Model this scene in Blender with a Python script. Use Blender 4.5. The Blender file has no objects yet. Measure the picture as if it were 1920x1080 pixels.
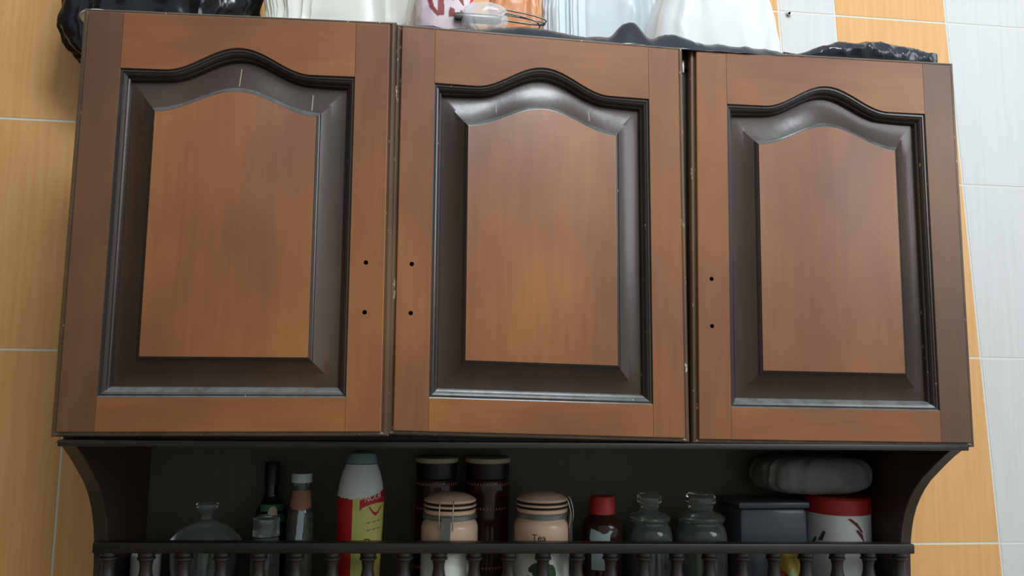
import bpy, bmesh, math, random
from mathutils import Vector, Matrix, noise
from mathutils.bvhtree import BVHTree

sc = bpy.context.scene
COL = sc.collection
PI = math.pi
Z0 = 1.4                       # height of the cabinet's door bottoms above the kitchen floor
WALL = 0.32                    # y of the tiled wall face (door fronts are at y = 0)

# ------------------------------------------------------------------ camera
def build_camera():
    cam = bpy.data.cameras.new('camera'); co = bpy.data.objects.new('camera', cam); COL.objects.link(co)
    yaw, pit, rol = 0.11535, 0.11462, 0.0147
    fwd = Vector((math.sin(yaw)*math.cos(pit), math.cos(yaw)*math.cos(pit), math.sin(pit)))
    right = Vector((math.cos(yaw), -math.sin(yaw), 0)); up = right.cross(fwd)
    r = right*math.cos(rol) + up*math.sin(rol); u = up*math.cos(rol) - right*math.sin(rol)
    M = Matrix((r, u, -fwd)).transposed().to_4x4(); M.translation = Vector((0.4351, -1.0414, 0.0767 + Z0))
    co.matrix_world = M
    cam.sensor_width = 36; cam.lens = 1500/1920*36; cam.clip_start = .02
    sc.camera = co
build_camera()

# ------------------------------------------------------------------ light
w = bpy.data.worlds.new('world'); sc.world = w; w.use_nodes = True
w.node_tree.nodes['Background'].inputs[0].default_value = (.80, .90, 1, 1)
w.node_tree.nodes['Background'].inputs[1].default_value = 0.36
def area(name, loc, target, sx, sy, power, color):
    l = bpy.data.lights.new(name, 'AREA'); l.shape = 'RECTANGLE'; l.size = sx; l.size_y = sy
    l.energy = power; l.color = color
    o = bpy.data.objects.new(name, l); COL.objects.link(o); o.location = loc
    o.rotation_euler = (Vector(target) - Vector(loc)).to_track_quat('-Z', 'Y').to_euler()
    return o
area('window_daylight', (3.05, -2.10, 1.45 + Z0), (1.0, .1, .10 + Z0), 1.7, 1.7, 30, (.90, .95, 1.0))
area('cove_highlight_light', (.94, -1.45, 2.02 + Z0), (.78, 0, .30 + Z0), .78, .55, 25, (.84, .93, 1.0))  # unseen area light, added for the highlight on the door coves
sc.view_settings.view_transform = 'Standard'; sc.view_settings.look = 'None'
sc.view_settings.gamma = 1; sc.view_settings.use_curve_mapping = False
sc.view_settings.exposure = 0.55

# ------------------------------------------------------------------ materials
def lin(c):
    return tuple(((v/255)/12.92 if v/255 <= .04045 else ((v/255+.055)/1.055)**2.4) for v in c) + (1,)
def mat(name, col, rough=.5, spec=.5, metal=0, trans=0, ior=1.45, coat=0, coat_r=.1, alpha=1, sss=0):
    m = bpy.data.materials.new(name); m.use_nodes = True; b = m.node_tree.nodes['Principled BSDF']
    b.inputs['Base Color'].default_value = lin(col); b.inputs['Roughness'].default_value = rough
    b.inputs['Specular IOR Level'].default_value = spec; b.inputs['Metallic'].default_value = metal
    b.inputs['Transmission Weight'].default_value = trans; b.inputs['IOR'].default_value = ior
    b.inputs['Coat Weight'].default_value = coat; b.inputs['Coat Roughness'].default_value = coat_r
    b.inputs['Alpha'].default_value = alpha
    return m
def nodes(m): return m.node_tree.nodes, m.node_tree.links, m.node_tree.nodes['Principled BSDF']
def noise_tex(m, scale, sc3, detail=4, rough=.55):
    n, l, b = nodes(m)
    tc = n.new('ShaderNodeTexCoord'); mp = n.new('ShaderNodeMapping'); mp.inputs['Scale'].default_value = sc3
    t = n.new('ShaderNodeTexNoise'); t.inputs['Scale'].default_value = scale; t.inputs['Detail'].default_value = detail
    t.inputs['Roughness'].default_value = rough
    l.new(tc.outputs['Object'], mp.inputs['Vector']); l.new(mp.outputs[0], t.inputs['Vector'])
    return t
def ramp(m, src, stops):
    n, l, b = nodes(m); r = n.new('ShaderNodeValToRGB'); e = r.color_ramp.elements
    while len(e) < len(stops): e.new(.5)
    for i, (p, c) in enumerate(stops): e[i].position = p; e[i].color = c
    l.new(src, r.inputs[0]); return r
def mixc(m, fac, a, b_, mode='MIX'):
    n, l, b = nodes(m); x = n.new('ShaderNodeMix'); x.data_type = 'RGBA'; x.blend_type = mode
    for s, v in ((x.inputs[0], fac), (x.inputs[6], a), (x.inputs[7], b_)):
        if hasattr(v, 'is_linked'): l.new(v, s)
        elif isinstance(v, tuple): s.default_value = v
        else: s.default_value = v
    return x.outputs[2]
def wood(name, c_dark, c_mid, c_light, horiz=False, rough=.45, coat=.3, coat_r=.36, chips=0, chipscale=90, dust_glint=0):
    m = mat(name, c_mid, rough, .5, coat=coat, coat_r=coat_r); n, l, b = nodes(m)
    g = (5, 60, 60) if horiz else (60, 60, 4)
    t = noise_tex(m, 2.2, g, 5, .6); big = noise_tex(m, 5.5, (1, 1, .55) if not horiz else (.7, 1, 1.4), 3, .5)
    r1 = ramp(m, big.outputs['Fac'], [(.30, lin(c_dark)), (.52, lin(c_mid)), (.72, lin(c_light))])
    r2 = ramp(m, t.outputs['Fac'], [(.25, (.88, .87, .86, 1)), (.75, (1.08, 1.08, 1.07, 1))])
    c = mixc(m, 1.0, r1.outputs[0], r2.outputs[0], 'MULTIPLY')
    if chips:
        ct = noise_tex(m, chipscale, (1, 1, .35) if not horiz else (.35, 1, 1), 3, .7)
        cr = ramp(m, ct.outputs['Fac'], [(1-chips-.03, (0, 0, 0, 1)), (1-chips, (1, 1, 1, 1))])
        c = mixc(m, cr.outputs[0], c, lin((196, 178, 146)))
    if dust_glint:                                          # dusty grey ledges; on the beads it also paints in pale reflections
        ge = n.new('ShaderNodeNewGeometry'); sp = n.new('ShaderNodeSeparateXYZ'); l.new(ge.outputs['Normal'], sp.inputs[0])
        mr = n.new('ShaderNodeMapRange'); mr.inputs['From Min'].default_value = .22; mr.inputs['From Max'].default_value = .6; mr.inputs['To Max'].default_value = dust_glint
        l.new(sp.outputs['Z'], mr.inputs['Value'])
        dn = noise_tex(m, 60, (1, 1, 1), 3, .6); dr = ramp(m, dn.outputs['Fac'], [(.3, (.45, .45, .45, 1)), (.6, (1, 1, 1, 1))])
        mm = n.new('ShaderNodeMath'); mm.operation = 'MULTIPLY'; l.new(mr.outputs[0], mm.inputs[0]); l.new(dr.outputs[0], mm.inputs[1])
        c = mixc(m, mm.outputs[0], c, lin((158, 164, 160)))
    l.new(c, b.inputs['Base Color'])
    bt = noise_tex(m, 90, (1, 1, 1), 3, .5); bp = n.new('ShaderNodeBump'); bp.inputs['Strength'].default_value = .06
    bp.inputs['Distance'].default_value = .002
    l.new(bt.outputs['Fac'], bp.inputs['Height']); l.new(bp.outputs[0], b.inputs['Normal']); l.new(bp.outputs[0], b.inputs['Coat Normal'])
    return m
M = {}
M['wood'] = wood('stained_wood_upright', (118, 72, 44), (144, 90, 50), (162, 106, 54))
M['wood_brown'] = wood('brown_stained_wood_upright', (92, 62, 43), (113, 75, 48), (130, 87, 52))
M['wood_h'] = wood('stained_wood_rail', (118, 72, 43), (144, 89, 48), (162, 106, 50), True)
M['dark'] = wood('dark_stained_wood', (52, 36, 25), (63, 45, 31), (77, 56, 39), rough=.38, coat=.5, coat_r=.19)
M['bead'] = wood('dark_worn_bead', (38, 29, 23), (48, 36, 28), (62, 47, 36), rough=.3, coat=.7, coat_r=.2, chips=.27, chipscale=150, dust_glint=.42)
M['edge'] = wood('worn_door_edge', (80, 60, 44), (102, 78, 56), (126, 102, 74), rough=.5, coat=.15, chips=.31, chipscale=120, dust_glint=.9)
M['carcass'] = wood('dark_carcass_wood', (58, 47, 38), (70, 57, 46), (84, 68, 54), rough=.5, coat=.15)
M['gallery'] = wood('blackish_gallery_wood', (34, 31, 27), (42, 37, 32), (52, 45, 38), rough=.45, coat=.2)
M['inner'] = wood('greenish_brown_back_board', (82, 80, 66), (92, 88, 72), (102, 96, 78), rough=.6, coat=0)  # back board in its own greenish brown

def tile_mat(name, a, b_, c_):
    m = mat(name, b_, .42, .4); n, l, b = nodes(m)
    t = noise_tex(m, 3, (40, 1, 1.6), 4, .6)
    r = ramp(m, t.outputs['Fac'], [(.3, lin(a)), (.5, lin(b_)), (.7, lin(c_))])
    l.new(r.outputs[0], b.inputs['Base Color']); return m
M['tile_o'] = tile_mat('orange_glazed_tile', (226, 166, 102), (231, 174, 110), (235, 182, 122))
M['tile_w'] = tile_mat('white_glazed_tile', (214, 213, 208), (218, 217, 212), (222, 221, 216))
M['scratch'] = mat('bare_wood_scratch', (172, 160, 138), .7)
M['grout'] = mat('pale_grout', (226, 226, 214), .9, .2)
M['black_plastic'] = mat('black_bag_plastic', (16, 17, 21), .20, .6)
M['black_sheet'] = mat('black_sheet_plastic', (40, 43, 50), .22, .7)
def film(name, col, trans=.35, rough=.3):
    m = mat(name, col, rough, .5); n, l, b = nodes(m)
    tr = n.new('ShaderNodeBsdfTranslucent'); tr.inputs[0].default_value = lin(col)
    mx = n.new('ShaderNodeMixShader'); mx.inputs[0].default_value = trans
    l.new(b.outputs[0], mx.inputs[1]); l.new(tr.outputs[0], mx.inputs[2]); l.new(mx.outputs[0], n['Material Output'].inputs[0])
    return m
M['white_bag'] = film('white_bag_film', (250, 251, 248), .25)
M['cream_bag'] = film('cream_bag_film', (250, 250, 238), .25)
M['blue_bag'] = film('bluish_white_bag_film', (240, 249, 253), .25)
M['pink_bag'] = film('pinkish_bag_film', (250, 234, 238), .25)
M['orange_bag'] = film('orange_bag_film', (240, 168, 118), .25)
M['blue_lid'] = mat('pale_blue_plastic', (170, 205, 235), .4)
M['maroon'] = mat('maroon_print', (150, 62, 60), .5)
M['red_print'] = mat('red_print', (222, 60, 62), .5)
M['wire'] = mat('grey_steel_wire', (128, 124, 116), .3, metal=.9)
M['clear'] = mat('clear_film', (250, 250, 250), .12, .5, alpha=.38)
M['white_plastic'] = mat('white_plastic', (226, 228, 218), .4)
M['metal'] = mat('dull_metal', (190, 188, 176), .35, metal=.8)
M['hole'] = mat('dark_hole', (12, 9, 7), .9, .1)
M['glass'] = mat('clear_glass', (225, 238, 230), .03, .5, trans=.92)
M['green_glass'] = mat('dark_green_glass', (34, 58, 44), .06, .5, trans=.5)
M['brown_glass'] = mat('brown_glass', (66, 40, 30), .1, .5, trans=.15)
M['cap_dark'] = mat('dark_cap', (34, 26, 24), .4)
M['cap_white'] = mat('white_cap', (214, 232, 232), .4)
M['cap_red'] = mat('red_cap', (196, 60, 52), .45)
M['label_pink'] = mat('pink_paper', (170, 118, 100), .6)
M['label_green'] = mat('green_paper', (60, 118, 84), .6)
M['label_beige'] = mat('beige_paper', (206, 184, 156), .6)
M['label_torn_glint'] = mat('torn_paper_and_glint', (186, 206, 208), .7)
M['bottle_grey'] = mat('grey_white_plastic', (224, 232, 232), .4)
M['bottle_cap'] = mat('grey_teal_cap', (120, 148, 148), .4)
M['red_label'] = mat('red_label', (188, 34, 34), .5)
M['yellow_label'] = mat('yellow_green_label', (206, 206, 112), .5)
M['text_white'] = mat('white_lettering', (236, 226, 214), .6)
M['brown_tin'] = mat('brown_tin', (70, 44, 36), .4)
M['dots'] = mat('pinkish_dots', (160, 112, 98), .6)
M['lid_beige'] = mat('beige_lid_rim', (176, 168, 138), .4)
M['peach'] = mat('peach_ceramic', (238, 200, 170), .3, coat=.3)
M['ceramic'] = mat('white_ceramic', (222, 228, 216), .3, coat=.3)
M['seal'] = mat('black_rubber_seal', (24, 20, 18), .6)
M['latch'] = mat('grey_latch', (128, 134, 130), .35, metal=.6)
M['leaf'] = mat('dark_green_print', (44, 82, 50), .6)
M['berry'] = mat('brown_red_print', (112, 44, 34), .5)
M['black_text'] = mat('black_lettering', (28, 24, 22), .6)
M['smoke_box'] = mat('smoky_plastic', (104, 112, 122), .25, trans=.35)
M['grey_bag'] = film('grey_bag_film', (150, 156, 152), .3)
M['canister'] = mat('white_canister', (226, 230, 226), .35)
M['red_band'] = mat('red_band', (184, 52, 46), .4)
M['dark_brown'] = mat('dark_content', (60, 38, 28), .7)
M['green_content'] = mat('green_grey_content', (96, 104, 78), .7)
M['yellow_pack'] = mat('yellow_packet', (214, 178, 84), .4)
M['pack_green'] = mat('pale_green_print', (186, 204, 140), .5)
M['pack_red'] = mat('red_packet_print', (170, 70, 44), .5)

# ------------------------------------------------------------------ helpers
def mesh_obj(name, verts, faces, m, parent=None, loc=None, smooth=40, fmat=None):
    me = bpy.data.meshes.new(name); me.from_pydata([tuple(v) for v in verts], [], faces)
    ms = m if isinstance(m, (list, tuple)) else [m]
    for x in ms: me.materials.append(M[x])
    if fmat: me.polygons.foreach_set('material_index', fmat)
    bm = bmesh.new(); bm.from_mesh(me); bmesh.ops.recalc_face_normals(bm, faces=bm.faces); bm.to_mesh(me); bm.free()
    if smooth:
        me.polygons.foreach_set('use_smooth', [True]*len(me.polygons)); me.set_sharp_from_angle(angle=math.radians(smooth))
    o = bpy.data.objects.new(name, me); COL.objects.link(o)
    if parent: o.parent = parent
    if loc: o.location = loc
    return o
def tag(o, label, cat, group=None, kind=None):
    o['label'] = label; o['category'] = cat
    if group: o['group'] = group
    if kind: o['kind'] = kind
    return o
def empty(name, loc, label, cat, group=None):
    o = bpy.data.objects.new(name, None); COL.objects.link(o); o.location = loc; o.empty_display_size = .05
    return tag(o, label, cat, group)
def box_data(x0, x1, y0, y1, z0, z1, b=.001):
    bm = bmesh.new(); bmesh.ops.create_cube(bm, size=1)
    for v in bm.verts:
        v.co = Vector((x0 if v.co.x < 0 else x1, y0 if v.co.y < 0 else y1, z0 if v.co.z < 0 else z1))
    if b: bmesh.ops.bevel(bm, geom=bm.edges[:], offset=b, segments=2, affect='EDGES', profile=.5)
    bm.verts.index_update(); vs = [v.co.copy() for v in bm.verts]; fs = [[v.index for v in f.verts] for f in bm.faces]; bm.free()
    return vs, fs
def box(name, x0, x1, y0, y1, z0, z1, m, parent=None, b=.001, loc=None):
    vs, fs = box_data(x0, x1, y0, y1, z0, z1, b); return mesh_obj(name, vs, fs, m, parent, loc)
def lathe_data(prof, n=36, cx=0, cy=0, sy=1):
    vs = []; fs = []
    for r, z in prof:
        for k in range(n):
            a = 2*PI*k/n; vs.append((cx + r*math.sin(a), cy - sy*r*math.cos(a), z))
    for i in range(len(prof)-1):
        for k in range(n):
            fs.append((i*n+k, i*n+(k+1) % n, (i+1)*n+(k+1) % n, (i+1)*n+k))
    if prof[0][0] > 1e-5: fs.append(tuple(range(n)))
    if prof[-1][0] > 1e-5: fs.append(tuple(range((len(prof)-1)*n, len(prof)*n)))
    return vs, fs
def lathe(name, prof, m, parent, n=36, sy=1, smooth=35, cx=0, cy=0):
    vs, fs = lathe_data(prof, n, cx, cy, sy); return mesh_obj(name, vs, fs, m, parent, None, smooth)
def tube_data(path, r, n=8, closed=False):
    path = [Vector(p) for p in path]; vs = []; fs = []; N = len(path)
    prev = None
    for i, p in enumerate(path):
        t = (path[(i+1) % N] - path[i-1]) if closed else (path[min(i+1, N-1)] - path[max(i-1, 0)])
        t.normalize()
        a = (prev - t*prev.dot(t)) if prev else t.orthogonal()
        a.normalize(); b = t.cross(a); prev = a
        for k in range(n):
            q = 2*PI*k/n; vs.append(p + (a*math.cos(q) + b*math.sin(q))*r)
    for i in range(N if closed else N-1):
        j = (i+1) % N
        for k in range(n): fs.append((i*n+k, i*n+(k+1) % n, j*n+(k+1) % n, j*n+k))
    if not closed: fs.append(tuple(range(n))); fs.append(tuple(range((N-1)*n, N*n)))
    return vs, fs
def tube(name, path, r, m, parent, n=8, closed=False):
    vs, fs = tube_data(path, r, n, closed); return mesh_obj(name, vs, fs, m, parent, None, 60)
def inpoly(x, y, P):
    c = False; j = len(P)-1
    for i in range(len(P)):
        if (P[i][1] > y) != (P[j][1] > y) and x < (P[j][0]-P[i][0])*(y-P[i][1])/(P[j][1]-P[i][1])+P[i][0]: c = not c
        j = i
    return c
def raster(polys, cell):
    xs = [p[0] for P in polys for p in P]; ys = [p[1] for P in polys for p in P]
    nx = int((max(xs)-min(xs))/cell)+1; ny = int((max(ys)-min(ys))/cell)+1; x0 = min(xs); y0 = min(ys)
    idx = {}; vs = []; fs = []
    def vid(i, j):
        if (i, j) not in idx: idx[(i, j)] = len(vs); vs.append((x0+i*cell, y0+j*cell))
        return idx[(i, j)]
    for i in range(nx):
        for j in range(ny):
            if any(inpoly(x0+(i+.5)*cell, y0+(j+.5)*cell, P) for P in polys):
                fs.append((vid(i, j), vid(i+1, j), vid(i+1, j+1), vid(i, j+1)))
    return vs, fs
def wrap(name, polys, rad, m, parent, cell=.001, off=.0004, sy=1):
    """polys in (arc metres from the front, z); laid on a turned body of radius rad(z)"""
    v2, fs = raster(polys, cell); vs = []
    for s, z in v2:
        R = rad(z); a = max(-1.75, min(1.75, s/R)); vs.append(((R+off)*math.sin(a), -(R+off)*sy*math.cos(a), z))
    return mesh_obj(name, vs, fs, m, parent)
def text_polys(txt, size):
    cu = bpy.data.curves.new('lettering', 'FONT'); cu.body = txt; cu.size = size; cu.align_x = 'CENTER'; cu.resolution_u = 3
    o = bpy.data.objects.new('lettering', cu); COL.objects.link(o)
    dg = bpy.context.evaluated_depsgraph_get(); me = o.evaluated_get(dg).to_mesh()
    vs = [tuple(v.co) for v in me.vertices]; tris = []
    me.calc_loop_triangles()
    for t in me.loop_triangles: tris.append([(vs[i][0], vs[i][1]) for i in t.vertices])
    o.evaluated_get(dg).to_mesh_clear(); bpy.data.objects.remove(o); bpy.data.curves.remove(cu)
    return tris
def ellipse(cx, cz, rx, rz, rot=0, n=20):
    return [(cx + rx*math.cos(2*PI*k/n)*math.cos(rot) - rz*math.sin(2*PI*k/n)*math.sin(rot),
             cz + rx*math.cos(2*PI*k/n)*math.sin(rot) + rz*math.sin(2*PI*k/n)*math.cos(rot)) for k in range(n)]

# ------------------------------------------------------------------ setting: tiled wall
wall_vs, wall_fs = box_data(-1.65, 3.6, WALL+.0006, WALL+.12, -Z0, 1.35, 0)
wall = mesh_obj('wall_back', wall_vs, wall_fs, 'grout', None, (0, 0, Z0), 0)
wall['kind'] = 'structure'; wall['label'] = 'kitchen wall of orange and white glazed tiles behind the cabinet'
def lean(x, z):                               # the right-hand joints run slightly out of plumb
    return x + (.055*(.77 - z) if x > 1.05 else 0)
def tile(x0, x1, z0, z1, m):
    g = .0017; y0 = WALL; y1 = WALL+.008; bv = .0005; vs = []
    for (ins, y) in ((0, y1), (0, y0+bv), (bv, y0)):
        for (x, z, sx, sz) in ((x0, z0, 1, 1), (x1, z0, -1, 1), (x1, z1, -1, -1), (x0, z1, 1, -1)):
            vs.append((lean(x, z) + sx*(g+ins), y, z + sz*(g+ins)))
    fs = [(3, 2, 1, 0), (8, 9, 10, 11)]
    for i in range(2):
        for k in range(4): fs.append((i*4+k, i*4+(k+1) % 4, (i+1)*4+(k+1) % 4, (i+1)*4+k))
    mesh_obj('tile', vs, fs, m, wall, None, 0)
rows_l = [-.979, -.614, -.251, .1138, .4916, .858, 1.225]
for c in range(5):
    for r in range(6): tile(-.1215-.25*(c+1), -.1215-.25*c, rows_l[r], rows_l[r+1], 'tile_o')
rows_r = [-.852, -.527, -.200, .1295, .453, .7695, 1.09]
cols_r = [(-.1215, .120, 'o'), (.120, .362, 'o'), (.362, .604, 'o'), (.604, .846, 'o'), (.846, 1.0875, 'o'), (1.0875, 1.1985, 'w'),
          (1.1985, 1.4245, 'o'), (1.4245, 1.650, 'w'), (1.650, 1.876, 'o'), (1.876, 2.10, 'w'), (2.10, 2.326, 'o')]
for x0, x1, k in cols_r:
    rows = rows_l if x0 < 0 else rows_r
    for r in range(6): tile(x0, x1, rows[r], rows[r+1], 'tile_'+k)

# the rest of the kitchen, behind and beside the photographer
M['cupboard'] = mat('brown_cupboard_paint', (112, 94, 78), .7, .2); M['paint'] = mat('warm_wall_paint', (232, 236, 232), .8, .2); M['floor'] = mat('brown_floor', (112, 100, 88), .6, .3)
vs, fs = box_data(-1.75, 3.6, -2.75, .44, -.06, 0, 0); o = mesh_obj('floor', vs, fs, 'floor', None, None, 0); o['kind'] = 'structure'; o['label'] = 'brown kitchen floor'
vs, fs = box_data(-1.75, 3.6, -2.75, -2.65, 0, Z0+1.35, 0); o = mesh_obj('wall_front', vs, fs, 'paint', None, None, 0); o['kind'] = 'structure'; o['label'] = 'painted kitchen wall behind the photographer'
vs, fs = box_data(-1.75, -1.65, -2.65, .32, 0, Z0+2.0, 0); o = mesh_obj('wall_left', vs, fs, 'cupboard', None, None, 0); o['kind'] = 'structure'; o['label'] = 'painted kitchen wall left of the photographer'

# ------------------------------------------------------------------ the wall cabinet
cab = empty('wall_cabinet', (0, 0, Z0), 'dark stained wooden wall cabinet with three arched doors and open spice shelf', 'cabinet')
T = .018
def side_panel(x0):
    P = [(.024, .541), (.024, -.004), (.003, -.006), (.0175, -.0105)]
    P += [(.036, -.021), (.056, -.0345), (.075, -.0485), (.094, -.0625), (.110, -.078), (.122, -.0925), (.132, -.1075), (.140, -.124),
          (.146, -.142), (.150, -.160), (.153, -.185), (.154, -.215), (.154, -.296), (.318, -.296), (.318, .541)]
    n = len(P); b = .0012
    vs = [(x0, y, z) for y, z in P] + [(x0+T, y, z) for y, z in P]
    fs = [tuple(range(n)), tuple(range(n, 2*n))] + [(i, (i+1) % n, n+(i+1) % n, n+i) for i in range(n)]
    o = mesh_obj('side_panel', vs, fs, 'carcass', cab, None, 30)
    md = o.modifiers.new('bevel', 'BEVEL'); md.width = .0012; md.segments = 2; md.limit_method = 'ANGLE'; md.angle_limit = math.radians(50)
side_panel(0); side_panel(1.2-T)
box('top_panel', T, 1.2-T, .024, .316, .523, .541, 'carcass', cab)
box('bottom_panel', T, 1.2-T, .026, .312, -.012, .006, 'carcass', cab)
box('bottom_lip', .002, 1.198, .0045, .0235, -.0115, -.0035, 'gallery', cab, .0015)
box('divider', .388, .406, .027, .312, .006, .523, 'carcass', cab)
box('divider', .791, .809, .029, .312, .006, .523, 'carcass', cab)
box('back_panel', T, 1.2-T, .312, .318, -.296, .523, 'inner', cab, 0)
box('shelf_board', T, 1.2-T, .156, .312, -.288, -.270, 'carcass', cab)
# gallery rail, a little lower towards the right
def rail():
    vs, fs = box_data(.002, 1.198, .138, .1585, -.0075, .0075, .0025)
    vs = [(x, y, z - .1585 - .0125*(x/1.2)) for x, y, z in vs]
    mesh_obj('gallery_rail', vs, fs, 'gallery', cab)
rail()
bal_prof = [(.0085, .003), (.0112, .0005), (.0112, -.0035), (.0092, -.0045), (.0122, -.0062), (.0122, -.0085), (.0094, -.0102), (.0082, -.016), (.0079, -.021),
            (.0088, -.028), (.0108, -.036), (.0128, -.046), (.0132, -.054), (.0118, -.064), (.0090, -.073), (.0078, -.078), (.0115, -.081), (.0115, -.086),
            (.0085, -.088), (.0108, -.092), (.0108, -.105)]
bvs, bfs = lathe_data(bal_prof, 24)
bal0 = mesh_obj('baluster', bvs, bfs, 'gallery', cab, (.0206, .1485, -.1665), 45)
for k in range(1, 24):
    x = .0206 + k*.0503
    if x > 1.19: break
    o = bal0.copy(); COL.objects.link(o); o.parent = cab; o.location = (x, .1485, -.1665 - .0125*x/1.2)

# doors -------------------------------------------------------
DW, DH = .388, .537
OL, OR, OB, OT, OP = .1155, .8865, .080, .861, .9225
FL, FR, FB, FT, FP = .234, .7635, .172, .758, .8145
NT = 56
def arch(t, a, b):
    return 0 if t <= a or t >= b else .5*(1-math.cos(2*PI*(t-a)/(b-a)))
def loop_pts(s):
    """closed outline between the frame opening (s = 0) and the raised field (s = 1)"""
    L = OL+(FL-OL)*s; R = OR+(FR-OR)*s; B = OB+(FB-OB)*s
    P = []
    nb = 12; ns = 12
    for i in range(nb): P.append((L+(R-L)*i/nb, B))
    topz = lambda t: (OT+(OP-OT)*arch(t, .185, .815))*(1-s) + (FT+(FP-FT)*arch(t, -.02, 1.02)**1.08)*s
    zr = topz(1); zl = topz(0)
    for i in range(ns): P.append((R, B+(zr-B)*i/ns))
    for i in range(NT): t = 1-i/NT; P.append((L+(R-L)*t, topz(t)))
    for i in range(ns): P.append((L, zl+(B-zl)*i/ns))
    return P
def make_door(corners, holes_left, left_wood, right_wood, scratches=()):
    BL, TL, BR, TR = [Vector(c) for c in corners]
    nrm = (BR-BL).cross(TL-BL).normalized()
    if nrm.y < 0: nrm = -nrm                      # into the cabinet
    def mp(u, v, d):
        return BL*(1-u)*(1-v) + BR*u*(1-v) + TL*(1-u)*v + TR*u*v + nrm*d
    def mpm(u, v, d, mrg):                       # corner sign margin in metres
        return mp(u + mrg[0]/DW, v + mrg[1]/DH, d)
    # backing slab with stepped edge moulding = the door itself
    loops = []
    for mg, d in ((-.006, .0160), (-.006, .0065), (.0005, .006), (.0034, .0042), (.0060, .0045), (.0080, .0068), (.0085, .0105), (.0070, .0205)):
        L = []
        for (u, v, sx, sz) in ((0, 0, -1, -1), (1, 0, 1, -1), (1, 1, 1, 1), (0, 1, -1, 1)):
            mz = mg*(.68 if mg > 0 else 1); L.append(mpm(u, v, d, (sx*mg, sz*mz)))
        loops.append(L)
    vs = [p for L in loops for p in L]; fs = []
    for i in range(len(loops)-1):
        for k in range(4): fs.append((i*4+k, i*4+(k+1) % 4, i*4+4+(k+1) % 4, i*4+4+k))
    fs.append((0, 1, 2, 3)); n = len(vs); fs.append((n-4, n-3, n-2, n-1))
    door = mesh_obj('door', vs, fs, 'edge', cab, None, 35)
    c = .0011/DW; cz = .0011/DH; e = .00025/DW; ez = .00025/DH
    def piece(name, outline, chamf, m, holes=()):
        """outline: (u, v) list; chamf: inset vectors per point"""
        n = len(outline)
        A = [mp(u, v, .0145) for u, v in outline]; B = [mp(u, v, .0009) for u, v in outline]
        C = [mp(u+cu, v+cv, 0) for (u, v), (cu, cv) in zip(outline, chamf)]
        vs = A+B+C; fs = [tuple(range(n)), tuple(range(2*n, 3*n))]
        for i in range(n):
            j = (i+1) % n; fs += [(i, j, n+j, n+i), (n+i, n+j, 2*n+j, 2*n+i)]
        o = mesh_obj(name, vs, fs, m, door, None, 20)
        if holes:
            bm = bmesh.new()
            for (u, v) in holes:
                bmesh.ops.create_cone(bm, cap_ends=True, segments=16, radius1=.0029, radius2=.0029, depth=.02,
                                      matrix=Matrix.Translation(mp(u, v, .004)) @ Matrix.Rotation(PI/2, 4, 'X'))
            cm = bpy.data.meshes.new('cut'); bm.to_mesh(cm); bm.free(); co = bpy.data.objects.new('cut', cm); COL.objects.link(co); co.parent = door
            cm.materials.append(M['hole'])
            o.data.materials.append(M['hole'])
            for p in cm.polygons: p.material_index = 0
            md = o.modifiers.new('holes', 'BOOLEAN'); md.object = co; md.operation = 'DIFFERENCE'; md.solver = 'EXACT'; md.material_mode = 'TRANSFER'
            dg = bpy.context.evaluated_depsgraph_get(); dg.update()
            nm = bpy.data.meshes.new_from_object(o.evaluated_get(dg)); o.modifiers.clear(); o.data = nm; nm.name = name
            bpy.data.objects.remove(co); bpy.data.meshes.remove(cm)
        return o
    hl = [(.05, .4005), (.05, .281)] if holes_left else []
    hr = [(.939, .4005), (.939, .281)] if not holes_left else []
    piece('stile', [(0, 0), (OL, 0), (OL, 1), (0, 1)], [(c, cz), (-e, cz), (-e, -cz), (c, -cz)], left_wood, hl)
    piece('stile', [(OR, 0), (1, 0), (1, 1), (OR, 1)], [(e, cz), (-c, cz), (-c, -cz), (e, -cz)], right_wood, hr)
    piece('bottom_rail', [(OL, 0), (OR, 0), (OR, OB), (OL, OB)], [(e, cz), (-e, cz), (-e, 0), (e, 0)], 'wood_h')
    # arched top rail as strips
    vs = []; fs = []; N = NT
    for i in range(N+1):
        t = i/N; u = OL+(OR-OL)*t; uu = u + (e if i == 0 else (-e if i == N else 0)); z = OT+(OP-OT)*arch(t, .185, .815)
        vs += [mp(u, z, .0145), mp(uu, z, 0), mp(uu, 1-cz, 0), mp(u, 1, .0009), mp(u, 1, .0145)]
    for i in range(N):
        for k in range(5): fs.append((i*5+k, i*5+(k+1) % 5, (i+1)*5+(k+1) % 5, (i+1)*5+k))
    fs += [tuple(range(5)), tuple(range(N*5, N*5+5))]
    mesh_obj('arched_rail', vs, fs, 'wood_h', door, None, 25)
    def loft(name, prof, mats, cap=False, fm=None):
        vs = []; fs = []; fmat = []; n = None
        for s, d in prof:
            P = loop_pts(s); n = len(P); vs += [mp(u, v, d) for u, v in P]
        for i in range(len(prof)-1):
            for k in range(n):
                fs.append((i*n+k, i*n+(k+1) % n, (i+1)*n+(k+1) % n, (i+1)*n+k)); fmat.append(fm[i] if fm else 0)
        if cap:                                   # field: vertical strips under the arch
            base = (len(prof)-1)*n; s, d = prof[-1]; P = loop_pts(s); b0 = len(vs)
            for i in range(NT+1):
                t = i/NT; vs.append(mp(P[0][0]+(P[12][0]-P[0][0])*t, P[0][1], d))
            top = lambda i: base + 24 + (NT-i)    # loop index of the top point at t = i/NT
            for i in range(NT):
                fs.append((b0+i, b0+i+1, top(i+1), top(i))); fmat.append(1)
        return mesh_obj(name, vs, fs, mats, door, None, 24, fmat)
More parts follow.
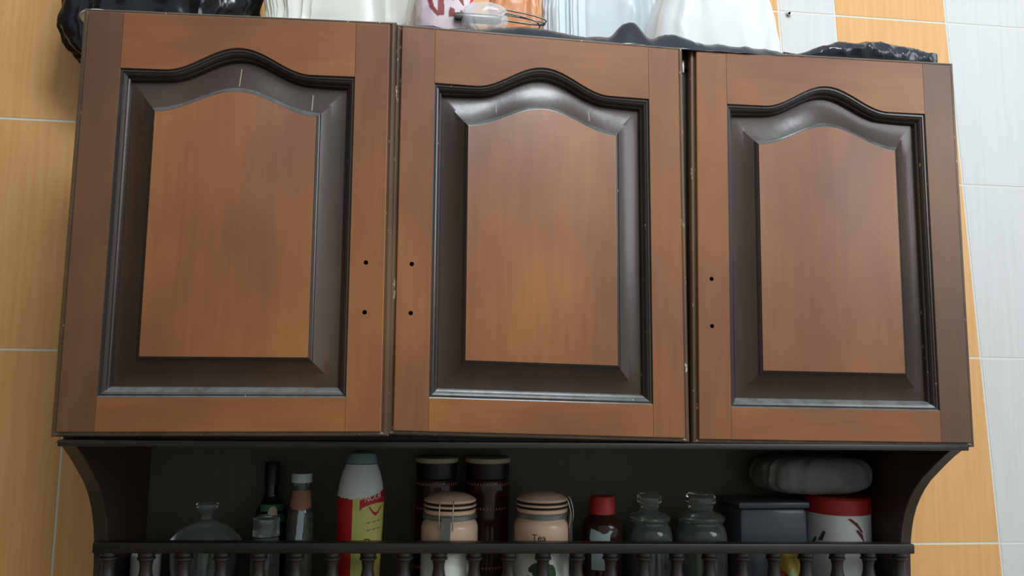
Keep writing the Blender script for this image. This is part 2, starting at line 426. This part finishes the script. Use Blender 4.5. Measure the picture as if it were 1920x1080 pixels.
    loft('bead_moulding', [(-.01, .0002), (.012, .0008), (.03, .0022), (.075, .0022), (.085, .0036), (.125, .0044), (.165, .0066), (.175, .0088),
                           (.215, .0100), (.245, .0125), (.255, .0152)], ['bead'])
    pr = [(.235, .0150)]; k = 12
    for i in range(k+1):
        t = i/k; pr.append((.26+(.90-.26)*t, .0148-.0092*t**1.7))
    pr += [(.905, .0050), (.925, .0040), (.95, .0034), (.96, .0026), (.985, .0021), (1.0, .0013), (1.012, .0011)]
    loft('raised_panel', pr, ['dark', 'wood', 'bead'], True, [0]*(k+1) + [2]*7)
    for (t0, s0, s1) in scratches:                # pale scratches through the finish of the upper cove
        vs = []; fs = []
        for i in range(9):
            s_ = s0+(s1-s0)*i/8; d = .0148-.0092*((s_-.26)/.64)**1.7 - .0003
            L = OL+(FL-OL)*s_; R = OR+(FR-OR)*s_
            for dt in (-.0014, .0014):
                t = (.1155+.771*t0+dt-L)/(R-L); z = (OT+(OP-OT)*arch(t, .185, .815))*(1-s_) + (FT+(FP-FT)*arch(t, -.02, 1.02)**1.08)*s_
                vs.append(mp(L+(R-L)*t, z, d))
        for i in range(8): fs.append((2*i, 2*i+1, 2*i+3, 2*i+2))
        o = mesh_obj('finish_scratch', vs, fs, 'scratch', door); o['label'] = 'pale scratch in the finish'
    return door
DOORS = [
    [(.0012, 0, .0055), (.0010, 0, .5418), (.3917, -.018, .0100), (.3860, -.018, .5420)],
    [(.4066, -.010, .0110), (.4019, -.010, .5430), (.7899, 0, .0033), (.7855, 0, .5401)],
    [(.8110, .006, .0016), (.8132, .006, .5428), (1.1988, 0, -.0007), (1.1952, 0, .5429)]]
make_door(DOORS[0], False, 'wood_brown', 'wood', [(.50, .40, .86), (.815, .45, .86)]); make_door(DOORS[1], True, 'wood', 'wood', [(.285, .46, .76), (.72, .5, .8)]); make_door(DOORS[2], True, 'wood', 'wood_brown')
hp = box('hinge_plate', .7965, .8005, .0195, .0285, .515, .533, 'metal', cab, .0005); hp['label'] = 'small metal hinge plate'

# ------------------------------------------------------------------ things on the open shelf
SH = Z0 - .270
def item(name, x, y, label, cat, group=None, turn=True):
    o = empty(name, (x, y, SH), label, cat, group)
    if turn: o.rotation_euler.z = -math.atan2(x-.435, y+1.04)    # labels turned towards the cook
    return o
def hz(z): return z + .270                      # cabinet height -> height above the shelf

t = item('glass_bowl', .128, .232, 'clear glass sugar bowl with knobbed lid at the far left of the shelf', 'bowl')
lathe('bowl_body', [(.0, .002), (.03, .0), (.034, .004), (.044, .03), (.049, .07), (.050, .095), (.047, .095), (.046, .07), (.04, .03), (.03, .008), (0, .006)], 'glass', t)
lathe('lid', [(.051, .0955), (.052, .100), (.049, .106), (.040, .116), (.028, .124), (.014, .129), (.008, .133), (.008, .139), (.012, .145), (.0165, .151), (.0165, .156), (.011, .159), (0, .160)], 'glass', t)
t = item('white_cup', .046, .228, 'small plain white cup behind the leftmost balusters', 'cup')
lathe('cup_body', [(0, .0), (.016, .0), (.018, .004), (.0205, .04), (.0212, .084), (.0200, .085), (.0190, .084), (.018, .04), (.012, .006), (0, .006)], 'white_plastic', t)
t = item('sauce_bottle', .212, .283, 'dark green glass bottle with dark cap and green neck label', 'bottle')
lathe('bottle_body', [(0, 0), (.023, 0), (.025, .004), (.025, .118), (.022, .138), (.0125, .156), (.0105, .165), (.0105, .184), (.0, .184)], 'green_glass', t)
lathe('cap', [(0, .212), (.0105, .212), (.0115, .210), (.0120, .180), (.0, .180)], 'cap_dark', t)
rb = lambda z: .0254 if z < .118 else .0254 - (z-.118)*.3
wrap('neck_label', [[(-.018, .122), (.026, .122), (.026, .149), (-.018, .149)]], lambda z: .0262 - max(0, z-.118)*.26, 'label_green', t, .0015, .0006)
wrap('label_emblem', [ellipse(.003, .136, .007, .011)], lambda z: .0266 - max(0, z-.118)*.26, 'label_beige', t, .0008, .001)
t = item('spice_jar', .2215, .197, 'low clear glass jar in front of the dark green bottle', 'jar')
lathe('jar_body', [(0, 0), (.019, 0), (.021, .003), (.021, .10), (.018, .112), (.0165, .114), (.0165, .10), (.018, .006), (0, .006)], 'glass', t)
lathe('content', [(0, .007), (.0172, .007), (.0172, .070), (0, .072)], 'green_content', t)
lathe('lid', [(0, .143), (.014, .143), (.0185, .140), (.0190, .116), (.0, .116)], 'glass', t)
t = item('vinegar_bottle', .262, .252, 'slim glass bottle with white cap and pinkish neck label', 'bottle')
lathe('bottle_body', [(0, 0), (.019, 0), (.0205, .003), (.0205, .125), (.0185, .145), (.0130, .160), (.0115, .168), (.0115, .186), (0, .186)], 'glass', t)
lathe('content', [(0, .003), (.0175, .003), (.0175, .12), (.016, .14), (0, .142)], 'green_content', t)
lathe('cap', [(0, .199), (.0145, .199), (.0158, .197), (.0160, .1855), (.0, .1855)], 'cap_white', t)
wrap('neck_label', [[(-.019, .150), (-.013, .147), (.004, .145), (.018, .149), (.018, .174), (-.016, .174)]], lambda z: .0200 - max(0, z-.143)*.22, 'label_pink', t, .001, .0006)
wrap('reflection_strip', [[(-.006, .102), (.004, .102), (.006, .146), (-.003, .146)]], lambda z: .0206 if z < .125 else .0206 - (z-.125)*.1, 'label_torn_glint', t, .001, .0004)  # pale strip painting in the white reflection on the glass

# plastic sauce bottle with red and yellow label
t = item('plastic_bottle', .3545, .222, 'grey-white plastic bottle with red and yellow label', 'bottle')
bp = [(0, 0), (.026, 0), (.030, .004), (.031, .03), (.0325, .08), (.0345, .13), (.0352, .158), (.0347, .172), (.0325, .188), (.0285, .204), (.0245, .214), (.0230, .2165), (0, .2165)]
def brad(z):
    for (r0, z0), (r1, z1) in zip(bp[1:], bp[2:]):
        if z0 <= z <= z1: return r0 + (r1-r0)*(z-z0)/max(1e-6, z1-z0)
    return .03
lathe('bottle_body', bp, 'bottle_grey', t, 48, .72)
lathe('cap', [(0, .2355), (.012, .2355), (.0195, .2325), (.0228, .226), (.0238, .2175), (0, .2175)], 'bottle_cap', t, 48, .72)
kw = dict(sy=.72)
yl = wrap('yellow_label', [[(-.0115, .012), (.047, .012), (.047, .178), (.020, .171), (-.0115, .1665)]], brad, 'yellow_label', t, .0015, .0005, **kw)
wrap('red_label', [[(-.049, .012), (-.0115, .012), (-.0115, .1665), (-.049, .170)]], brad, 'red_label', t, .0015, .0005, **kw)
wrap('red_banner', [[(-.001, .1505), (.004, .155), (.018, .1595), (.030, .161), (.046, .160), (.046, .180), (.020, .172), (-.001, .1655)]], brad, 'red_label', t, .001, .0009, **kw)
tp = [[(x*.8+.020, z+.1645+.18*(x*.8+.004)) for x, z in tri] for tri in text_polys('NOUR', .0125)]
wrap('lettering', tp, brad, 'text_white', t, .0005, .0014, **kw)
sm = [(.012+.024*k/14, .156-.0135*math.sin(PI*k/14)) for k in range(15)] + [(.0335-.019*k/14, .1555-.0085*math.sin(PI*k/14)) for k in range(15)]
wrap('smile_logo', [sm], brad, 'red_label', t, .0006, .0010, **kw)
for z0 in (.120, .131):
    wrap('script_line', [[(.006+.03*k/10, z0+.004*k/10+.0012*math.sin(k*2.1)) for k in range(11)] + [(.036-.03*k/10, z0+.0052-.004*k/10) for k in range(11)]], brad, 'dots', t, .0006, .0009, **kw)
ring = [(.011+.0075*math.cos(2*PI*k/20), .101+.0085*math.sin(2*PI*k/20)) for k in range(21)] + [(.011+.0055*math.cos(2*PI*k/20), .101+.0065*math.sin(2*PI*k/20)) for k in range(20, -1, -1)]
wrap('ring_logo', [ring], brad, 'berry', t, .0006, .0010, **kw)

# two tall brown tins
for i, (x, r, lab) in enumerate(((.4700, .0335, 'tall dark brown storage jar with beige lid rim, half hidden behind the left peach canister'),
                                 (.5525, .0355, 'tall dark brown storage jar with beige lid rim, between the two peach canisters'))):
    t = item('storage_jar', x, .2755, lab, 'jar', 'tall brown storage jars')
    lathe('jar_body', [(0, 0), (r-.002, 0), (r, .003), (r, .180), (r-.002, .188), (r-.005, .190), (0, .190)], 'brown_glass', t)
    lathe('lid', [(0, .217), (r-.004, .217), (r-.001, .215), (r-.001, .1905), (0, .1905)], 'cap_dark', t)
    lathe('lid_rim', [(r-.001, .214), (r+.0012, .215), (r+.0012, .2215), (r-.001, .2230), (0, .2230), (0, .2172), (r-.003, .2172)], 'lid_beige', t)
    for z0 in (.182, .145, .055):
        n = 17; ps = []
        for k in range(n): s = (k-8)*.0052; ps.append(ellipse(s, z0, .0016, .0022, 0, 8))
        wrap('dotted_band', ps, lambda z, r=r: r, 'dots', t, .0006, .0004)
    wrap('pale_panel', [[(-.004, .150), (.007, .150), (.007, .178), (-.004, .178)]], lambda z, r=r: r, 'brown_tin', t, .002, .0005)

def canister(x, y, lab, clasp, deco):
    t = item('ceramic_canister', x, y, lab, 'canister', 'peach ceramic canisters')
    r = .0425; H0 = .136
    lathe('canister_body', [(0, .104), (r-.0003, .104), (r, .1045), (r, .128), (r-.002, .134), (r-.005, .137), (r-.005, .140), (0, .140)], 'peach', t, 48)
    lathe('canister_base', [(0, 0), (r-.004, 0), (r, .004), (r, .1034), (r-.0003, .1039), (0, .1039)], 'ceramic', t, 48)
    lathe('clip_band', [(r-.004, .1395), (r-.0015, .140), (r-.0015, .1465), (r-.004, .147), (0, .147), (0, .1395)], 'latch', t, 48)
    lathe('lower_ring', [(0, .1472), (r-.005, .1472), (r-.0035, .149), (r-.0035, .1525), (r-.005, .154), (0, .154)], 'peach', t, 48)
    lathe('seal', [(0, .1541), (r-.0042, .1541), (r-.0034, .1552), (r-.0042, .1566), (0, .1566)], 'seal', t, 48)
    lathe('middle_ring', [(0, .1567), (r-.005, .1567), (r-.0028, .158), (r-.0028, .160), (r-.005, .1612), (0, .1612)], 'peach', t, 48)
    lathe('seal', [(0, .1613), (r-.0042, .1613), (r-.0034, .1624), (r-.0042, .1638), (0, .1638)], 'seal', t, 48)
    lathe('lid', [(0, .1775), (.012, .177), (.024, .175), (.032, .172), (r-.004, .168), (r-.003, .1655), (r-.005, .1639), (0, .1639)], 'peach', t, 48)
    a = clasp
    ux, uy = math.sin(a), -math.cos(a); tx, ty = math.cos(a), math.sin(a)
    R = r + .001
    vs = []
    for h0 in (-.0065, .0065):
        for (rr, z) in ((R, .098), (R+.003, .098), (R+.0035, .146), (R, .146)):
            vs.append((ux*rr+tx*h0, uy*rr+ty*h0, z))
    mesh_obj('clasp', vs, [(0, 1, 2, 3), (4, 5, 6, 7), (0, 1, 5, 4), (1, 2, 6, 5), (2, 3, 7, 6), (3, 0, 4, 7)], 'latch', t, None, 0)
    for s in (-1, 1):
        h0 = s*.010
        tube('clasp_wire', [(ux*rr+tx*h0, uy*rr+ty*h0, z) for rr, z in ((R+.001, .128), (R+.0035, .140), (R+.003, .152), (R-.001, .166), (R-.004, .170))], .0009, 'metal', t)
    rad = lambda z: r
    if deco:
        tp = [[(xx-.004, z+.1105) for xx, z in tri] for tri in text_polys('Tea', .014)]
        wrap('lettering', tp, rad, 'black_text', t, .0005, .0004)
        wrap('leaf', [ellipse(-.010, .072, .011, .006, .5), ellipse(.004, .074, .013, .0065, -.2), ellipse(.016, .066, .006, .011, .2), ellipse(-.002, .064, .012, .006, .1)], rad, 'leaf', t, .0008, .0004)
        wrap('berry', [ellipse(-.019, .054, .0065, .0065)], rad, 'berry', t, .0007, .0007)
    return t
canister(.4895, .1985, 'peach ceramic clip-top canister with grey clasp facing the front', -.12, False)
canister(.6310, .205, 'peach ceramic clip-top canister lettered Tea with leaf and berry picture', 1.35, True)

t = item('spice_bottle', .7325, .235, 'dark jar with red cap and torn pale label', 'jar')
lathe('jar_body', [(0, 0), (.029, 0), (.0315, .003), (.0315, .118), (.028, .130), (.0205, .1365), (.0195, .139), (0, .139)], 'brown_glass', t)
lathe('cap', [(0, .166), (.017, .166), (.0192, .163), (.0200, .139), (0, .139)], 'cap_red', t)
wrap('torn_label', [[(-.017, .058), (.012, .058), (.012, .110), (.017, .1165), (.012, .1185), (.008, .114), (.002, .1120), (-.004, .1155), (-.010, .1175), (-.018, .1195), (-.0195, .112), (-.0205, .105), (-.018, .098)]],
     lambda z: .0316, 'label_torn_glint', t, .0008, .0005)
for i, (x, r, lab, cm) in enumerate(((.8085, .036, 'clear glass jar with stepped glass lid next to the red-capped jar', 'dark_brown'),
                                     (.8930, .041, 'wider clear glass jar with stepped glass lid left of the smoky box', 'green_content'))):
    t = item('glass_jar', x, .232, lab, 'jar', 'glass jars with stepped lids')
    lathe('jar_body', [(0, 0), (r-.003, 0), (r, .004), (r, .105), (r-.003, .118), (r-.007, .123), (r-.007, .127), (r-.010, .127), (r-.010, .122), (r-.004, .10), (r-.004, .006), (0, .006)], 'glass', t)
    lathe('content', [(0, .0065), (r-.0045, .0065), (r-.0045, .085), (0, .088)], cm, t)
    lathe('lid', [(0, .1273), (r-.005, .1273), (r-.003, .130), (r-.003, .135), (r-.010, .139), (r-.019, .141), (r-.022, .145), (r-.021, .152), (r-.0165, .157), (r-.0165, .165), (r-.021, .170), (0, .172)], 'glass', t)

t = item('storage_box', 1.010, .255, 'smoky translucent plastic box between the glass jars and the white canister', 'box', None, False)
vs, fs = box_data(-.058, .056, -.04, .04, 0, .148, .008); mesh_obj('box_body', vs, fs, 'smoke_box', t)
vs, fs = box_data(-.0605, .0585, -.0425, .0425, .1482, .1585, .003); mesh_obj('lid', vs, fs, 'smoke_box', t)
t = item('snack_packet', 1.026, .193, 'yellow packet with pale green print behind the balusters', 'packet')
vs = []; fs = []
for i in range(13):
    for j in range(15):
        u = i/12*2-1; v = j/14; th = .011*(1-u*u)**.6*math.sin(PI*min(1, max(0, v)))**.5
        vs.append((u*.021, -th + .0015*math.sin(7*u+9*v), v*.088)); vs.append((u*.021, th*.7 + .001*math.sin(5*u+6*v)+.0006, v*.088))
for i in range(12):
    for j in range(14):
        a = (i*15+j)*2; b = ((i+1)*15+j)*2
        fs.append((a, b, b+2, a+2)); fs.append((a+1, a+3, b+3, b+1))
packet = mesh_obj('packet_film', vs, fs, 'yellow_pack', t)
def decal(name, polys, target, parent, m, cell=.001, off=.0006, ydir=1):
    """print laid on the front of a bag or packet: polys in local x, z"""
    dg = bpy.context.evaluated_depsgraph_get(); bm = bmesh.new(); bm.from_mesh(target.data); tree = BVHTree.FromBMesh(bm); bm.free()
    v2, fs = raster(polys, cell); vs = []; ok = []
    for x, z in v2:
        h = tree.ray_cast(Vector((x, -1, z)), Vector((0, 1, 0)))
        ok.append(h[0] is not None); vs.append((x, (h[0].y if h[0] else 0)-off, z))
    fs = [f for f in fs if all(ok[i] for i in f)]
    used = sorted({i for f in fs for i in f}); ix = {k: n for n, k in enumerate(used)}
    if not fs: return None
    return mesh_obj(name, [vs[i] for i in used], [tuple(ix[i] for i in f) for f in fs], m, parent)
decal('packet_print', [[(-.012, .03), (.012, .03), (.004, .066), (-.008, .052)]], packet, t, 'pack_green')
decal('packet_print', [[(-.018, .03), (-.012, .03), (-.006, .052), (-.017, .060)]], packet, t, 'pack_red')

t = item('white_canister', 1.1305, .243, 'white canister with red lid band and leaf marks at the right end of the shelf', 'canister')
r = .0515
lathe('canister_body', [(0, 0), (r-.003, 0), (r, .004), (r, .1395), (0, .1395)], 'canister', t, 48)
lathe('lid', [(0, .1397), (r+.0008, .1397), (r+.0012, .142), (r+.0012, .163), (r-.002, .1665), (0, .1665)], 'red_band', t, 48)
rad = lambda z: r
wrap('red_leaf', [[(.016, .1345), (.028, .125), (.040, .112), (.041, .115), (.032, .128), (.020, .136)], [(.028, .117), (.036, .107), (.044, .098), (.041, .110), (.032, .118)]], rad, 'berry', t, .0008, .0004)
wrap('green_leaf', [[(-.032, .098), (-.022, .114), (-.018, .112), (-.024, .098)], [(-.048, .09), (-.036, .104), (-.034, .10), (-.04, .09)]], rad, 'leaf', t, .0008, .0004)

# ------------------------------------------------------------------ bags (crumpled film)
def crumple(name, size, seed, m, parent=None, loc=(0, 0, 0), nu=110, nv=70, amp=.10, freq=5, pw=2.6, pleat=0, npleat=17, base=False, squash=None, smooth=55):
    """closed bag resting on its base: size = (half x, half y, height)"""
    sx, sy, sz = size; vs = []; fs = []; rnd = random.Random(seed); off = Vector((rnd.random()*50, rnd.random()*50, rnd.random()*50))
    def se(c, p): return math.copysign(abs(c)**(2/p), c)
    for j in range(nv+1):
        ph = -PI/2 + PI*(j/nv)**(.8 if base else 1)
        cp = math.cos(ph) if (ph > 0 or not base) else math.cos(ph)**.12
        for i in range(nu):
            th = 2*PI*i/nu
            d = Vector((se(cp, pw)*se(math.cos(th), pw), se(cp, pw)*se(math.sin(th), pw), se(math.sin(ph), pw)))
            q = Vector((d.x*sx, d.y*sy, d.z*sz*.5))*(freq/max(.05, min(sx, sz))) + off
            n1 = noise.ridged_multi_fractal(q*.7, .9, 2.1, 3, 1.0, 1.5)*.5 - .8
            n2 = noise.noise(q*.35)
            k = 1 + amp*(n1*.5 + n2*1.1)
            if pleat:
                pv = Vector((math.cos(th)*npleat/5, math.sin(th)*npleat/5, ph*.55)) + off
                k += pleat*(1.2 - 2.6*abs(noise.noise(pv)) - .8)*max(0, cp)**.5
            hz_ = max(0, math.sin(ph))**(2/pw) if base else (d.z*k*.5+.5)
            p = Vector((d.x*sx*k, d.y*sy*k, hz_*sz*(k if base else 1)))
            if p.z < 0: p.z = p.z*.02
            if squash: p = squash(p)
            vs.append(p)
    for j in range(nv):
        for i in range(nu): fs.append((j*nu+i, j*nu+(i+1) % nu, (j+1)*nu+(i+1) % nu, (j+1)*nu+i))
    return mesh_obj(name, vs, fs, m, parent, loc, smooth)
TOP = Z0 + .5415
# black rubbish bag slumping over the left end
b = crumple('rubbish_bag', (.158, .060, .30), 3, 'black_plastic', None, (.014, .252, TOP+.002), 230, 150, .16, 3.6, 2.6, .07, 25, smooth=30)
tag(b, 'black glossy rubbish bag slumped over the left end of the cabinet top', 'bag')
t = empty('white_bowl', (-.0085, .085, TOP), 'small white plastic bowl poking out left of the door top, under the black bag', 'bowl')
lathe('bowl_body', [(0, 0), (.014, 0), (.016, .002), (.023, .009), (.029, .017), (.0325, .0238), (.0310, .0238), (.027, .017), (.021, .010), (.013, .004), (0, .003)], 'white_plastic', t, 48)
lathe('bowl_rim', [(.0310, .0240), (.0345, .0240), (.0349, .0250), (.0345, .0262), (.0310, .0262), (.0306, .0250)], 'white_plastic', t, 48)

b = crumple('plastic_bag', (.124, .060, .22), 11, 'cream_bag', None, (.306, .196, TOP+.002), 220, 130, .17, 3.2, 4.5, .05, 31, smooth=30)
tag(b, 'creamy white crumpled carrier bag right of the black rubbish bag', 'bag', 'carrier bags on the cabinet top')
t = empty('printed_bag', (.462, .108, TOP+.002), 'pinkish white carrier bag with maroon print', 'bag', 'carrier bags on the cabinet top')
pb = crumple('bag_film', (.044, .038, .17), 21, 'pink_bag', t, None, 100, 80, .09, 2, 2.8, .02, 11)
J = [[(-.030, .092), (-.024, .070), (-.014, .058), (-.010, .056), (-.010, .060), (-.018, .070), (-.024, .092)],
     [(-.012, .058), (-.003, .058), (-.004, .092), (-.012, .090)],
     [(.004, .056), (.014, .058), (.012, .067), (.005, .070)], [(.018, .058), (.026, .060), (.022, .068)],
     [(.004, .094), (.010, .080), (.016, .086), (.026, .074), (.024, .084), (.014, .094), (.010, .090)], [(-.026, .104), (-.014, .100), (-.020, .097)]]
decal('maroon_print', J, pb, t, 'maroon', .0009, .0012)
decal('red_print', [[(.024, .096), (.036, .088), (.034, .080), (.040, .090), (.033, .100), (.026, .102)]], pb, t, 'red_print', .0009, .0012)

t = empty('whisk', (.548, .085, TOP+.056), 'steel wire whisk lying on its side in a clear wrapper', 'whisk')
for k, (h, ln) in enumerate(((.007, .060), (.0035, .058), (.010, .050))):
    z = .008 - k*.006
    path = [(-.01, -.02-k*.004, z)] + [(ln*math.sin(PI*q/16) if q < 8 else ln*1.0 - ln*(1-math.sin(PI*q/16)), -.02-k*.004 + (.004 if q > 8 else 0), z + h*math.cos(PI*q/16) - .10*ln*math.sin(PI*q/16)) for q in range(0, 17)] + [(-.01, -.016-k*.004, z-h-.001)]
    tube('wire_loop', path, .0011, 'wire', t, 8)
vs, fs = lathe_data([(0, -.075), (.006, -.074), (.0072, -.07), (.0072, -.012), (.004, -.006), (0, -.005)], 20)
mesh_obj('handle', [(z, y-.018, x) for x, y, z in vs], fs, 'wire', t)
wv = crumple('wrapper', (.036, .016, .050), 33, 'clear', t, (-.030, -.018, -.024), 80, 50, .12, 2, 2.6, .05, 15)
b = crumple('orange_parcel', (.042, .05, .19), 41, 'orange_bag', None, (.578, .215, TOP+.002), 140, 90, .15, 2.4, 3.6, .05, 19, smooth=30)
tag(b, 'salmon orange parcel in shiny film behind the whisk', 'bag')
b = crumple('plastic_bag', (.096, .060, .22), 52, 'blue_bag', None, (.725, .240, TOP+.002), 240, 100, .12, 2.4, 4.2, .08, 50, smooth=30)
tag(b, 'bluish white carrier bag with upright pleats right of the orange parcel', 'bag', 'carrier bags on the cabinet top')
def dome(p):
    k = 1 - .9*max(0, p.z)
    p.x *= k; return p
b = crumple('plastic_bag', (.116, .055, .24), 61, 'white_bag', None, (.890, .135, TOP+.002), 210, 130, .13, 2.2, 3.0, .05, 13, base=True, squash=dome, smooth=30)
tag(b, 'rounded white carrier bag farthest right, next to the bare tiles', 'bag', 'carrier bags on the cabinet top')

# black sheet along the top front edge
def sheet():
    xs = 260; ys = 26; vs = []; fs = []
    hump = lambda x, c, w_, h: h*math.exp(-((x-c)/w_)**2 - .3*((x-c)/w_)**4)
    for i in range(xs+1):
        x = .392 + (.972-.392)*i/xs
        for j in range(ys+1):
            v = j/ys; y = .004 + .062*v
            prof = math.sin(PI*min(1, v*2.4)*.5) if v < .42 else max(0, 1-(v-.42)*1.6)
            h = .019 + .004*noise.noise(Vector((x*22, 3, 0))) + hump(x, .560, .05, .006) + hump(x, .6, .03, .004) + hump(x, .718, .021, .023) + hump(x, .735, .014, .010) + hump(x, .785, .030, .012)
            h *= min(1, (x-.392)/.01+.15)*min(1, (.972-x)/.06+.2)
            wr = .0035*noise.ridged_multi_fractal(Vector((x*38, y*26, 5)), .9, 2.2, 3, 1, 1.5)
            vs.append((x, y + .003*noise.noise(Vector((x*30, 0, 9))), max(.0006, h*prof + wr*.55*prof)))
    n = ys+1
    for i in range(xs):
        for j in range(ys): fs.append((i*n+j, (i+1)*n+j, (i+1)*n+j+1, i*n+j+1))
    o = mesh_obj('plastic_sheet', vs, fs, 'black_sheet', None, (0, 0, TOP), 60)
    md = o.modifiers.new('thick', 'SOLIDIFY'); md.thickness = .0004; md.offset = 1
    tag(o, 'thin black plastic sheet with a knotted hump along the middle of the cabinet top edge', 'plastic sheet')
sheet()
def roll():
    n = 26; N = 190; vs = []; fs = []
    for i in range(N+1):
        t_ = i/N; x = .945 + (1.190-.945)*t_
        r = (.0085 + .0110*min(1, max(0, (t_-.12)/.28)))*(1 if t_ < .6 else 1-.22*(t_-.6)/.4)
        if t_ > .97: r *= math.sqrt(max(.02, 1-((t_-.97)/.03)**2))
        if t_ < .03: r *= t_/.03+.05
        for k in range(n):
            a = 2*PI*k/n
            q = Vector((x*30, math.cos(a)*.8, math.sin(a)*.8))
            d = 1 + .16*(noise.ridged_multi_fractal(q, .9, 2.2, 3, 1, 1.5)-1.2) + .12*noise.noise(q*.5)
            vs.append((x, .030 + 1.25*r*d*math.cos(a), max(.0005, r + r*d*math.sin(a))))
    for i in range(N):
        for k in range(n): fs.append((i*n+k, i*n+(k+1) % n, (i+1)*n+(k+1) % n, (i+1)*n+k))
    fs += [tuple(range(n)), tuple(range(N*n, N*n+n))]
    o = mesh_obj('plastic_roll', vs, fs, 'black_sheet', None, (0, 0, TOP+.0005), 45)
    tag(o, 'rolled black plastic bag on the right end of the cabinet top', 'plastic roll')
roll()
# plastic bag stuffed on the white canister
b = crumple('stuffed_bag', (.098, .055, .066), 71, 'grey_bag', None, (1.090, .243, SH+.1675), 120, 60, .14, 1.6, 3.4, .05, 15)
tag(b, 'greyish crumpled plastic bag lying on the white canister', 'bag')
# wall plug
t = empty('wall_plug', (1.1063, WALL, Z0+.765), 'small grey wall plug in the tile joint above the cabinet', 'wall plug')
vs, fs = lathe_data([(.0022, -.001), (.0042, -.0015), (.0048, -.0035), (.0040, -.0050), (.0026, -.0046), (.0024, -.001)], 20)
mesh_obj('plug_ring', [(x, z, y) for x, y, z in vs], fs, 'metal', t)
vs, fs = lathe_data([(0, -.0015), (.0025, -.0015), (.0025, -.001), (0, -.001)], 16)
mesh_obj('plug_hole', [(x, z, y) for x, y, z in vs], fs, 'hole', t)
